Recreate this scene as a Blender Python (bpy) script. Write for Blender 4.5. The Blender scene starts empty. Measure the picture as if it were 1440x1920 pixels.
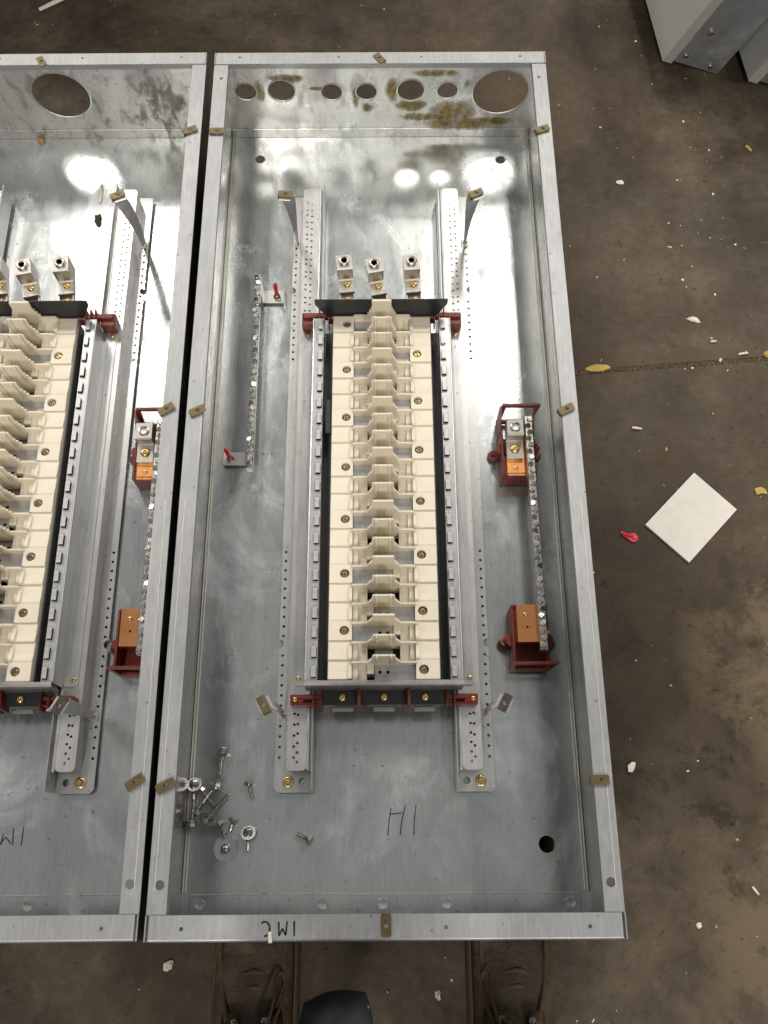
import bpy, bmesh, math, random
from mathutils import Vector, Matrix
from mathutils.geometry import delaunay_2d_cdt
random.seed(7)
S = bpy.context.scene
C = S.collection
rad = math.radians

# ------------------------------------------------------------------ camera
cam = bpy.data.cameras.new('camera')
cam.sensor_fit = 'VERTICAL'; cam.sensor_height = 36.0; cam.sensor_width = 27.0
cam.lens = 1733.16/1920*36.0
cam.clip_start = 0.02; cam.clip_end = 200
co = bpy.data.objects.new('camera', cam); C.objects.link(co)
co.location = (-0.0016, 0.0635, 1.2399)
co.rotation_euler = (0.3749, -0.0001, -0.0064)
S.camera = co

# ------------------------------------------------------------------ world and lamps (indoor workshop, rows of ceiling lamps)
w = bpy.data.worlds.new('World'); S.world = w; w.use_nodes = True
bg = w.node_tree.nodes['Background']
bg.inputs[0].default_value = (1.0, 0.975, 0.93, 1); bg.inputs[1].default_value = 0.295
def lamp(x, y, z, power, sx, sy, col=(1.0, 0.935, 0.85)):
    l = bpy.data.lights.new('ceiling_lamp', 'AREA'); l.shape = 'RECTANGLE'; l.size = sx; l.size_y = sy
    l.energy = power; l.color = col
    o = bpy.data.objects.new('ceiling_lamp', l); C.objects.link(o); o.location = (x, y, z)
LY = 5.42
for x, y, p, sx, sy in ((.86, 3.85, 35, .34, 1.2), (-1.70, 4.1, 52, .40, 1.5), (3.4, 3.95, 185, .36, 1.4), (-4.3, 3.95, 150, .36, 1.4),
                        (-.85, -3.4, 140, .36, 1.4), (1.7, -3.4, 140, .36, 1.4), (.62, LY, 22, .95, .8), (-2.3, LY, 18, .6, .8)):
    lamp(x, y, 4.5, p, sx, sy)
S.view_settings.view_transform = 'Standard'; S.view_settings.look = 'None'
S.view_settings.exposure = 0.0; S.view_settings.gamma = 1.0

# ------------------------------------------------------------------ material helpers
class NT:
    def __init__(s, name):
        s.m = bpy.data.materials.new(name); s.m.use_nodes = True
        s.t = s.m.node_tree; s.n = s.t.nodes; s.b = s.n['Principled BSDF']
        s.tc = s.n.new('ShaderNodeTexCoord')
    def link(s, a, b): s.t.links.new(a, b)
    def map(s, sc=(1, 1, 1), loc=(0, 0, 0), rot=(0, 0, 0), out='Object'):
        m = s.n.new('ShaderNodeMapping'); m.inputs['Scale'].default_value = sc
        m.inputs['Location'].default_value = loc; m.inputs['Rotation'].default_value = rot
        s.link(s.tc.outputs[out], m.inputs[0]); return m.outputs[0]
    def noise(s, vec, scale, detail=4, rough=.55, dist=0):
        n = s.n.new('ShaderNodeTexNoise'); n.inputs['Scale'].default_value = scale
        n.inputs['Detail'].default_value = detail; n.inputs['Roughness'].default_value = rough
        n.inputs['Distortion'].default_value = dist
        s.link(vec, n.inputs['Vector']); return n.outputs['Fac']
    def ramp(s, fac, stops):
        r = s.n.new('ShaderNodeValToRGB'); e = r.color_ramp.elements
        while len(e) < len(stops): e.new(0.5)
        for i, (p, c) in enumerate(stops):
            e[i].position = p
            e[i].color = (c, c, c, 1) if not hasattr(c, '__len__') else (*c, 1)
        s.link(fac, r.inputs[0]); return r.outputs[0]
    def mix(s, fac, a, b, mode='MIX'):
        m = s.n.new('ShaderNodeMix'); m.data_type = 'RGBA'; m.blend_type = mode
        for inp, v in ((m.inputs[0], fac), (m.inputs[6], a), (m.inputs[7], b)):
            if isinstance(v, (int, float)): inp.default_value = v
            elif hasattr(v, '__len__'): inp.default_value = (*v, 1)
            else: s.link(v, inp)
        return m.outputs[2]
    def math(s, op, a, b=0.0, clamp=False):
        m = s.n.new('ShaderNodeMath'); m.operation = op; m.use_clamp = clamp
        for i, v in enumerate((a, b)):
            if isinstance(v, (int, float)): m.inputs[i].default_value = v
            else: s.link(v, m.inputs[i])
        return m.outputs[0]
    def blob(s, centre, size, soft=1.0):     # 1 inside an ellipsoid (object space), 0 outside
        v = s.map(sc=tuple(1/k for k in size), loc=tuple(-c/k for c, k in zip(centre, size)))
        l = s.n.new('ShaderNodeVectorMath'); l.operation = 'LENGTH'; s.link(v, l.inputs[0])
        return s.math('SUBTRACT', 1.0, s.math('POWER', l.outputs['Value'], 2.0), True)
    def set(s, col=None, rough=None, metal=None, bump=None, bstr=.2, bdist=.001, spec=None):
        for k, v in (('Base Color', col), ('Roughness', rough), ('Metallic', metal), ('Specular IOR Level', spec)):
            if v is None: continue
            if isinstance(v, (int, float)): s.b.inputs[k].default_value = v
            elif hasattr(v, '__len__'): s.b.inputs[k].default_value = (*v, 1)
            else: s.link(v, s.b.inputs[k])
        if bump is not None:
            b = s.n.new('ShaderNodeBump'); b.inputs['Strength'].default_value = bstr; b.inputs['Distance'].default_value = bdist
            s.link(bump, b.inputs['Height']); s.link(b.outputs[0], s.b.inputs['Normal'])
        return s.m

def galv(name, c0, c1, r0, r1, oxide=.5, stains=(), grime=None, seed=0, metal=1.0):
    t = NT(name)
    big = t.noise(t.map(loc=(seed, seed*.7, 0)), 7, 6, .6, .4)
    grain = t.noise(t.map(sc=(330, 45, 330), loc=(seed, 0, 0)), 1, 3, .6)
    mid = t.noise(t.map(sc=(26, 11, 26), loc=(0, seed, 0)), 1, 5, .65, .6)
    col = t.mix(t.ramp(big, [(.3, 0), (.7, 1)]), c0, c1)
    col = t.mix(.35, col, t.ramp(grain, [(.25, .4), (.75, .75)]), 'OVERLAY')
    ox = t.ramp(t.noise(t.map(sc=(9, 6, 9), loc=(seed*2, 3, 1)), 1, 7, .68, .7), [(.51, 0), (.72, 1)])
    ox = t.math('MULTIPLY', ox, oxide)
    col = t.mix(ox, col, (.64, .69, .735))
    # wipes and fine scratches
    scr = t.ramp(t.noise(t.map(sc=(600, 9, 100), rot=(0, 0, .25)), 1, 2, .5), [(.66, 0), (.72, 1)])
    col = t.mix(t.math('MULTIPLY', scr, .25), col, (.8, .8, .8))
    # brown dust specks
    sp = t.ramp(t.noise(t.map(loc=(seed+5, 2, 0)), 150, 2, .5), [(.70, 0), (.74, 1)])
    col = t.mix(t.math('MULTIPLY', sp, .55), col, (.10, .075, .05))
    rg = t.math('ADD', t.ramp(mid, [(.3, r0), (.7, r1)]), t.math('MULTIPLY', ox, .25))
    rg = t.math('ADD', rg, t.math('MULTIPLY', grain, .03))
    met = t.math('SUBTRACT', metal, t.math('MULTIPLY', ox, .45))
    if stains:
        m = 0.0
        for c, sz in stains: m = t.math('MAXIMUM', m, t.blob(c, sz))
        n = t.noise(t.map(sc=(1, 1, .45), rot=(0, .5, 0)), 42, 8, .75, .9)
        m = t.ramp(t.math('MULTIPLY', t.math('POWER', m, .6), n), [(.27, 0), (.50, 1)])
        any_ = 0.0
        for c, sz in stains: any_ = t.math('MAXIMUM', any_, t.ramp(t.blob(c, sz), [(0, 0), (.15, 1)]))
        m = t.math('MULTIPLY', m, any_)
        sc = t.mix(t.ramp(t.noise(t.map(), 90, 3), [(.35, 0), (.65, 1)]), (.13, .090, .022), (.42, .32, .055))
        col = t.mix(t.math('MULTIPLY', m, .95), col, sc)
        met = t.math('MULTIPLY', met, t.math('SUBTRACT', 1, m)); rg = t.math('ADD', rg, t.math('MULTIPLY', m, .4))
    if grime:
        g = t.noise(t.map(sc=(60, 60, 25)), 1, 6, .7, .5)
        g2 = t.ramp(t.math('MULTIPLY', g, t.ramp(t.noise(t.map(), 9, 3), [(.3, .6), (.7, 1.15)])), [(.42, 0), (.60, 1)])
        g2 = t.math('MULTIPLY', g2, grime)
        col = t.mix(g2, col, (.16, .145, .11)); met = t.math('MULTIPLY', met, t.math('SUBTRACT', 1, t.math('MULTIPLY', g2, .7)))
        rg = t.math('ADD', rg, t.math('MULTIPLY', g2, .2))
    hb = t.math('ADD', t.math('MULTIPLY', grain, .35), t.math('MULTIPLY', big, 1.2))
    return t.set(col, rg, met, hb, .07, .0010)

def simple(name, c, rough=.5, metal=0, var=.12, scale=40, bump=.15, bdist=.0006, spec=None, dirt=None):
    t = NT(name)
    n = t.noise(t.map(), scale, 5, .6)
    col = t.mix(t.ramp(n, [(.3, 0), (.7, 1)]), tuple(k*(1-var) for k in c), tuple(min(1, k*(1+var)) for k in c))
    if dirt:
        d = t.ramp(t.noise(t.map(loc=(3, 1, 2)), scale*.7, 6, .7, .8), [(.52, 0), (.72, dirt[1])])
        col = t.mix(d, col, dirt[0])
    r = t.ramp(t.noise(t.map(loc=(1, 5, 0)), scale*1.6, 4), [(.3, max(.03, rough-.08)), (.7, min(1, rough+.08))])
    return t.set(col, r, metal, n, bump, bdist, spec)

M = {}
M['pan'] = galv('galvanised_back', (.46, .50, .505), (.60, .635, .635), .14, .24, .65, metal=.80)
M['pan2'] = galv('galvanised_back_other', (.46, .495, .505), (.60, .63, .635), .13, .23, .9, seed=4, metal=.78)
ST = [((.05, 1.2445, .07), (.035, .02, .018)), ((.075, 1.2445, .045), (.06, .02, .012)), ((.12, 1.2445, .055), (.05, .02, .035)),
      ((.135, 1.2445, .03), (.09, .02, .018)), ((.19, 1.2445, .035), (.045, .02, .012)), ((.02, 1.2445, .10), (.016, .02, .035)),
      ((-.195, 1.2445, .10), (.012, .02, .03)), ((-.15, 1.2445, .125), (.04, .02, .012)), ((-.04, 1.2445, .085), (.008, .02, .03)),
      ((-.02, 1.2445, .065), (.014, .02, .015)), ((-.10, 1.2445, .105), (.02, .02, .006)), ((.14, 1.2445, .115), (.008, .02, .012)),
      ((.09, 1.2445, .135), (.05, .02, .01))]
M['top_wall'] = galv('galvanised_stained', (.60, .60, .575), (.74, .73, .70), .22, .36, .25, stains=ST, grime=.35, seed=1, metal=.62)
M['top_wall2'] = galv('galvanised_grimy', (.60, .60, .575), (.74, .73, .70), .24, .38, .2, grime=.7, seed=6, metal=.62)
M['side'] = galv('galvanised_side', (.42, .42, .42), (.54, .535, .52), .16, .26, .25, seed=2)
M['rim'] = galv('galvanised_rim', (.36, .37, .385), (.42, .43, .44), .40, .52, .25, seed=3, metal=.62)
M['zinc'] = galv('zinc_plate', (.54, .545, .545), (.63, .63, .625), .24, .34, .15, seed=8, metal=.66)
M['zinc_dark'] = galv('zinc_channel', (.46, .475, .485), (.54, .55, .555), .24, .34, .15, seed=9, metal=.66)
M['cream'] = simple('cream_plastic', (.80, .735, .61), .42, 0, .03, 25, .05, .0004, dirt=((.72, .64, .50), .3))
cb = M['cream'].node_tree.nodes['Principled BSDF']; cb.inputs['Subsurface Weight'].default_value = .40; cb.inputs['Subsurface Radius'].default_value = (1.0, .8, .5); cb.inputs['Subsurface Scale'].default_value = .005
M['black'] = simple('black_sheet', (.022, .024, .027), .42, 0, .2, 30, .1)
M['gutter'] = simple('dark_gutter', (.10, .105, .11), .5, 0, .15, 30, .1)
M['redplastic'] = simple('red_brown_plastic', (.175, .029, .020), .42, 0, .12, 60, .12)
M['copper'] = simple('copper', (.95, .43, .17), .20, 1, .05, 14, .02)
M['brass'] = simple('brass_screw', (.80, .60, .24), .25, 1, .1, 200, .1)
M['steel'] = simple('steel_screw', (.46, .45, .43), .28, 1, .1, 200, .1)
M['bright'] = simple('bright_screw', (.66, .65, .62), .22, 1, .1, 200, .1)
M['dullsteel'] = simple('dull_steel_screw', (.42, .34, .24), .32, 1, .15, 300, .1)
M['tab'] = simple('tab_zinc', (.56, .565, .565), .36, .6, .05, 100, .1)
M['dullbar'] = simple('dull_grey_bar', (.26, .25, .24), .42, .5, .12, 60, .2)
M['alu'] = simple('cast_aluminium', (.47, .45, .41), .42, .9, .08, 120, .3)
M['bead'] = simple('pale_seam', (.72, .70, .63), .42, .25, .08, 90, .2)
M['bar'] = simple('tinned_bar', (.50, .49, .455), .30, 1, .08, 120, .2)
M['redcap'] = simple('red_cap', (.62, .02, .025), .35, 0, .06, 60, .05)
M['clip'] = simple('bronze_clip', (.175, .130, .062), .42, .55, .15, 120, .1)
M['clipdark'] = simple('dark_clip', (.085, .075, .062), .4, .5, .15, 120, .1)
M['ink'] = simple('marker_ink', (.012, .013, .03), .5, 0, .1, 60, 0)
M['card'] = simple('white_card', (.74, .71, .66), .7, 0, .02, 40, .1, .0004, dirt=((.42, .39, .35), .25))
M['chip'] = simple('white_chip', (.78, .74, .66), .7, 0, .08, 200, .2)
M['yellow'] = simple('yellow_paint', (.48, .345, .085), .7, 0, .2, 150, .4)
M['pink'] = simple('pink_rubber', (.70, .05, .09), .4, 0, .25, 60, .2)
M['wood'] = simple('raw_timber', (.42, .28, .14), .7, 0, .2, 40, .3)
M['leather'] = simple('brown_leather', (.078, .056, .036), .62, 0, .5, 26, 1.0, .006, dirt=((.115, .088, .06), .8))
M['sole'] = simple('boot_sole', (.04, .03, .022), .8, 0, .2, 60, .3)
M['lace'] = simple('boot_lace', (.115, .066, .034), .8, 0, .2, 300, .4)
M['denim'] = simple('dark_trouser', (.03, .034, .045), .85, 0, .15, 120, .4)
M['cloth'] = simple('slate_cloth', (.048, .054, .063), .85, 0, .12, 80, .35)
M['greypaint'] = simple('grey_paint', (.35, .352, .335), .5, 0, .03, 30, .05)
M['bluegalv'] = galv('blue_galvanised', (.42, .455, .51), (.52, .55, .60), .35, .5, .4, seed=12, metal=.9)

def floor_mat():
    t = NT('stained_concrete')
    a = t.noise(t.map(), 3.0, 8, .60, .2)
    b = t.noise(t.map(loc=(4, 2, 0)), 17, 10, .72, .15)
    c = t.noise(t.map(), 210, 3, .6)
    k = t.noise(t.map(loc=(8, 5, 0)), 75, 6, .7)
    col = t.ramp(a, [(.36, (.042, .032, .022)), (.45, (.068, .053, .037)), (.56, (.100, .080, .057)), (.68, (.140, .113, .081))])
    col = t.mix(.85, col, t.ramp(b, [(.26, .18), (.50, .48), (.76, .80)]), 'OVERLAY')
    col = t.mix(.42, col, t.ramp(k, [(.28, .25), (.50, .5), (.74, .76)]), 'OVERLAY')
    # darker ground beside the enclosure and dark spots
    o1 = t.math('MULTIPLY', t.blob((.40, .42, -.09), (.26, .55, 1)), .55)
    col = t.mix(t.math('MULTIPLY', o1, t.ramp(a, [(.35, .6), (.65, 1)])), col, (.036, .027, .017))
    d = t.ramp(t.noise(t.map(loc=(9, 1, 0)), 13, 10, .70, .25), [(.53, 0), (.60, 1)])
    near = t.math('ADD', t.blob((.50, .22, -.09), (.30, .34, 1)), .10, True)
    col = t.mix(t.math('MULTIPLY', d, t.math('MULTIPLY', near, .95)), col, (.027, .021, .014))
    # worn pale areas
    e = t.ramp(t.noise(t.map(loc=(1, 7, 0)), 8, 10, .72, .2), [(.46, 0), (.56, 1)])
    nr = t.math('MAXIMUM', t.blob((.55, -.02, -.09), (.17, .20, 1)), t.blob((.60, .36, -.09), (.18, .22, 1)))
    col = t.mix(t.math('MULTIPLY', e, t.math('MULTIPLY', nr, 1.2, True)), col, (.150, .115, .072))
    f = t.ramp(t.noise(t.map(loc=(2, 2, 5)), 2.0, 6, .6), [(.50, 0), (.70, .4)])
    col = t.mix(f, col, (.098, .064, .036))
    ch = t.ramp(t.noise(t.map(loc=(7, 3, 0)), 30, 10, .80), [(.66, 0), (.74, 1)])
    col = t.mix(t.math('MULTIPLY', ch, .30), col, (.22, .19, .155))
    sp = t.ramp(c, [(.70, 0), (.76, 1)])
    col = t.mix(t.math('MULTIPLY', sp, .45), col, (.20, .165, .12))
    # fine scratches
    sc = t.ramp(t.noise(t.map(sc=(14, 170, 1), rot=(0, 0, 1.1)), 1, 3, .5), [(.71, 0), (.75, 1)])
    col = t.mix(t.math('MULTIPLY', sc, .22), col, (.22, .19, .15))
    pit = t.ramp(t.noise(t.map(loc=(3, 3, 3)), 95, 4, .6), [(.28, 1), (.36, 0)])
    col = t.mix(t.math('MULTIPLY', pit, .7), col, (.020, .016, .011))
    hb = t.math('ADD', t.math('MULTIPLY', c, .25), t.math('ADD', b, t.math('MULTIPLY', k, .5)))
    return t.set(col, t.ramp(b, [(.3, .48), (.7, .75)]), 0, hb, .30, .003, .22)
M['floor'] = floor_mat()

# ------------------------------------------------------------------ mesh helpers
def inside(p, lp):
    x, y = p; c = False; n = len(lp)
    for i in range(n):
        x0, y0 = lp[i]; x1, y1 = lp[i-1]
        if (y0 > y) != (y1 > y) and x < (x1-x0)*(y-y0)/(y1-y0)+x0: c = not c
    return c
def poly_tris(loops):
    vs = []; es = []
    for lp in loops:
        o = len(vs); vs += [Vector((p[0], p[1])) for p in lp]
        es += [(o+i, o+(i+1) % len(lp)) for i in range(len(lp))]
    r = delaunay_2d_cdt(vs, es, [], 0, 1e-7)
    v = [(a.x, a.y) for a in r[0]]; out = []
    bb = [(min(q[0] for q in lp), max(q[0] for q in lp), min(q[1] for q in lp), max(q[1] for q in lp)) for lp in loops]
    for f in r[2]:
        cx = sum(v[i][0] for i in f)/len(f); cy = sum(v[i][1] for i in f)/len(f)
        if not inside((cx, cy), loops[0]): continue
        if any(b[0] < cx < b[1] and b[2] < cy < b[3] and inside((cx, cy), lp) for lp, b in zip(loops[1:], bb[1:])): continue
        out.append(list(f))
    return v, out
def circ(cx, cy, r, n=12, ph=0, ry=None):
    ry = ry or r
    return [(cx+r*math.cos(ph+2*math.pi*i/n), cy+ry*math.sin(ph+2*math.pi*i/n)) for i in range(n)]
def rect(x0, x1, y0, y1, r=0, n=3):
    if r <= 0: return [(x0, y0), (x1, y0), (x1, y1), (x0, y1)]
    o = []
    for cx, cy, a in ((x1-r, y0+r, -90), (x1-r, y1-r, 0), (x0+r, y1-r, 90), (x0+r, y0+r, 180)):
        for i in range(n+1):
            t = rad(a+90*i/n); o.append((cx+r*math.cos(t), cy+r*math.sin(t)))
    return o
I4 = Matrix.Identity(4)
class MB:
    def __init__(s): s.v = []; s.f = []
    def add(s, vs, fs, mt=None):
        o = len(s.v)
        s.v += [tuple((mt @ Vector(v))) if mt else tuple(v) for v in vs]
        s.f += [[i+o for i in f] for f in fs]; return s
    def bm(s, b, mt=None):
        b.verts.index_update()
        s.add([v.co.copy() for v in b.verts], [[v.index for v in f.verts] for f in b.faces], mt); b.free(); return s
    def box(s, x0, x1, y0, y1, z0, z1, bev=0, mt=None, seg=1):
        b = bmesh.new(); bmesh.ops.create_cube(b, size=1)
        for v in b.verts: v.co = Vector(((x0+x1)/2+v.co.x*(x1-x0), (y0+y1)/2+v.co.y*(y1-y0), (z0+z1)/2+v.co.z*(z1-z0)))
        if bev: bmesh.ops.bevel(b, geom=b.edges[:], offset=bev, segments=seg, affect='EDGES', profile=.5)
        return s.bm(b, mt)
    def plate(s, loops, z0, z1, mt=None):          # outer loop + hole loops, extruded
        v, f = poly_tris(loops); n = len(v)
        s.add([(a, b, z1) for a, b in v]+[(a, b, z0) for a, b in v], f+[[i+n for i in t[::-1]] for t in f], mt)
        for lp in loops:
            m = len(lp)
            s.add([(a, b, z1) for a, b in lp]+[(a, b, z0) for a, b in lp], [[i, (i+1) % m, (i+1) % m+m, i+m] for i in range(m)], mt)
        return s
    def prism(s, prof, x0, x1, mt=None):           # profile in (y,z) extruded along x
        q = Matrix(((0, 0, 1, 0), (1, 0, 0, 0), (0, 1, 0, 0), (0, 0, 0, 1)))
        return s.plate([prof], x0, x1, (mt or I4) @ q)
    def fin(s, prof, y0, y1, holes=(), mt=None):   # profile in (x,z) extruded along y
        q = Matrix(((1, 0, 0, 0), (0, 0, -1, 0), (0, 1, 0, 0), (0, 0, 0, 1)))
        return s.plate([prof]+list(holes), -y1, -y0, (mt or I4) @ q)
    def lathe(s, prof, n=16, mt=None, ph=0):       # [(r,z)] around z
        vs = []; fs = []
        for r, z in prof:
            for i in range(n):
                a = ph+2*math.pi*i/n; vs.append((r*math.cos(a), r*math.sin(a), z))
        for j in range(len(prof)-1):
            for i in range(n):
                a = j*n+i; b = j*n+(i+1) % n; fs.append([a, b, b+n, a+n])
        closed = abs(prof[0][0]-prof[-1][0])+abs(prof[0][1]-prof[-1][1]) < 1e-9
        if prof[0][0] > 1e-7 and not closed: fs.append([i for i in range(n)][::-1])
        if prof[-1][0] > 1e-7 and not closed: fs.append([(len(prof)-1)*n+i for i in range(n)])
        return s.add(vs, fs, mt)
    def tube(s, pts, r, n=6, taper=None):
        pts = [Vector(p) for p in pts]; rings = []; vs = []; fs = []
        for i, p in enumerate(pts):
            d = (pts[min(i+1, len(pts)-1)]-pts[max(i-1, 0)]).normalized()
            u = d.cross(Vector((0, 0, 1)));
            if u.length < 1e-3: u = d.cross(Vector((1, 0, 0)))
            u.normalize(); v = d.cross(u)
            rr = r if taper is None else r*taper[i]
            for k in range(n):
                a = 2*math.pi*k/n; vs.append(p+u*math.cos(a)*rr+v*math.sin(a)*rr)
        for i in range(len(pts)-1):
            for k in range(n):
                a = i*n+k; b = i*n+(k+1) % n; fs.append([a, a+n, b+n, b])
        fs.append(list(range(n))); fs.append([(len(pts)-1)*n+k for k in range(n)][::-1])
        return s.add(vs, fs)
    def mesh(s, name, mat, smooth=False):
        me = bpy.data.meshes.new(name); me.from_pydata([tuple(v) for v in s.v], [], s.f)
        b = bmesh.new(); b.from_mesh(me); bmesh.ops.remove_doubles(b, verts=b.verts[:], dist=2e-6); bmesh.ops.recalc_face_normals(b, faces=b.faces[:])
        b.to_mesh(me); b.free()
        me.materials.append(M[mat])
        if smooth:
            me.polygons.foreach_set('use_smooth', [True]*len(me.polygons))
            try: me.set_sharp_from_angle(angle=rad(38))
            except Exception: pass
        me.update(); return me
    def obj(s, name, mat, parent=None, smooth=False, loc=None, rot=None):
        return inst(name, s.mesh(name, mat, smooth), parent, loc, rot)
def inst(name, me, parent=None, loc=None, rot=None):
    o = bpy.data.objects.new(name, me); C.objects.link(o); o.parent = parent
    if loc: o.location = loc
    if rot is not None: o.rotation_euler = rot if hasattr(rot, '__len__') else (0, 0, rot)
    return o
def tag(o, label=None, cat=None, group=None, kind=None):
    for k, v in (('label', label), ('category', cat), ('group', group), ('kind', kind)):
        if v: o[k] = v
    return o
def thing(name, loc=(0, 0, 0), rz=0, label=None, cat=None, group=None):
    o = bpy.data.objects.new(name, None); C.objects.link(o); o.location = loc; o.rotation_euler = (0, 0, rz)
    o.empty_display_size = .02
    return tag(o, label, cat, group)
def copy_tree(o, parent=None):
    c = o.copy(); C.objects.link(c); c.parent = parent
    for ch in list(o.children): copy_tree(ch, c)
    return c
def T(x=0, y=0, z=0, rz=0, rx=0, ry=0):
    return Matrix.Translation((x, y, z)) @ Matrix.Rotation(rz, 4, 'Z') @ Matrix.Rotation(ry, 4, 'Y') @ Matrix.Rotation(rx, 4, 'X')

FZ = -0.09          # floor level; the boxes lie raised on added timber skids
L, H, W2 = 1.2445, .172, .254

# ------------------------------------------------------------------ floor with its joint
fl = MB()
def jy(x): return .8316+(x-.328)*.078
X0, X1, Y0, Y1 = -6.0, 6.0, -6.0, 8.0
xs = [X0, -.8, .2, .45, .8, X1]
for a, b in zip(xs[:-1], xs[1:]):
    ya, yb = jy(a), jy(b); g = .005; dz = .0030
    fl.add([(a, Y0, FZ), (b, Y0, FZ), (b, yb-g, FZ), (a, ya-g, FZ)], [[0, 1, 2, 3]])
    fl.add([(a, ya-g, FZ), (b, yb-g, FZ), (b, yb-g*.5, FZ-dz), (a, ya-g*.5, FZ-dz)], [[0, 1, 2, 3]])
    fl.add([(a, ya-g*.5, FZ-dz), (b, yb-g*.5, FZ-dz), (b, yb+g*.5, FZ-dz), (a, ya+g*.5, FZ-dz)], [[0, 1, 2, 3]])
    fl.add([(a, ya+g*.5, FZ-dz), (b, yb+g*.5, FZ-dz), (b, yb+g, FZ), (a, ya+g, FZ)], [[0, 1, 2, 3]])
    fl.add([(a, ya+g, FZ), (b, yb+g, FZ), (b, Y1, FZ), (a, Y1, FZ)], [[0, 1, 2, 3]])
tag(fl.obj('floor', 'floor'), kind='structure')

# ------------------------------------------------------------------ shared small meshes
def clip_mesh(mat):
    m = MB(); m.plate([rect(-.0102, .0102, -.0053, .0053, .0006, 1), circ(0, 0, .0027, 12)], 0, .0016)
    m.box(.0102, .0114, -.0048, .0048, -.0052, .0010, .0003); m.box(.001, .0114, -.0042, .0042, -.0058, -.0048, .0003)
    return m.mesh('clip', mat)
CLIP, CLIPD = clip_mesh('clip'), clip_mesh('clipdark')
def pan_head(r, h, mat, n=16, slot=True, name='screw'):
    m = MB(); m.lathe([(r*.98, 0), (r, h*.3), (r*.86, h*.78), (r*.62, h), (r*.42, h), (r*.34, h*.35), (0, h*.3)], n)
    if slot: m.box(-r*.30, r*.30, -r*.09, r*.09, h*.25, h*.8)
    return m.mesh(name, mat, True)
SCR_BRASS = pan_head(.0034, .0022, 'brass')
SCR_BRASS_L = pan_head(.0052, .0032, 'brass')
SCR_DULL = pan_head(.0053, .0030, 'dullsteel')
SCR_STEEL = pan_head(.0040, .0022, 'steel')
def bar_screw():
    m = MB(); m.lathe([(.0041, 0), (.0041, .0016), (.0032, .0028), (.0017, .0028), (.0013, .0008), (0, .0008)], 10)
    m.box(-.0041, .0041, -.0006, .0006, .0014, .0031); return m.mesh('terminal_screw', 'bright', True)
BSCR = bar_screw()
def washer_bolt():
    m = MB(); m.lathe([(.0072, 0), (.0072, .0008), (.0066, .0014), (.0052, .0016)], 20)
    m.lathe([(.0046, .0016), (.0048, .0045), (.0036, .0058), (.0018, .0058), (.0012, .0035), (0, .0035)], 6)
    return m.mesh('mounting_bolt', 'brass', True)
MBOLT = washer_bolt()

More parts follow.
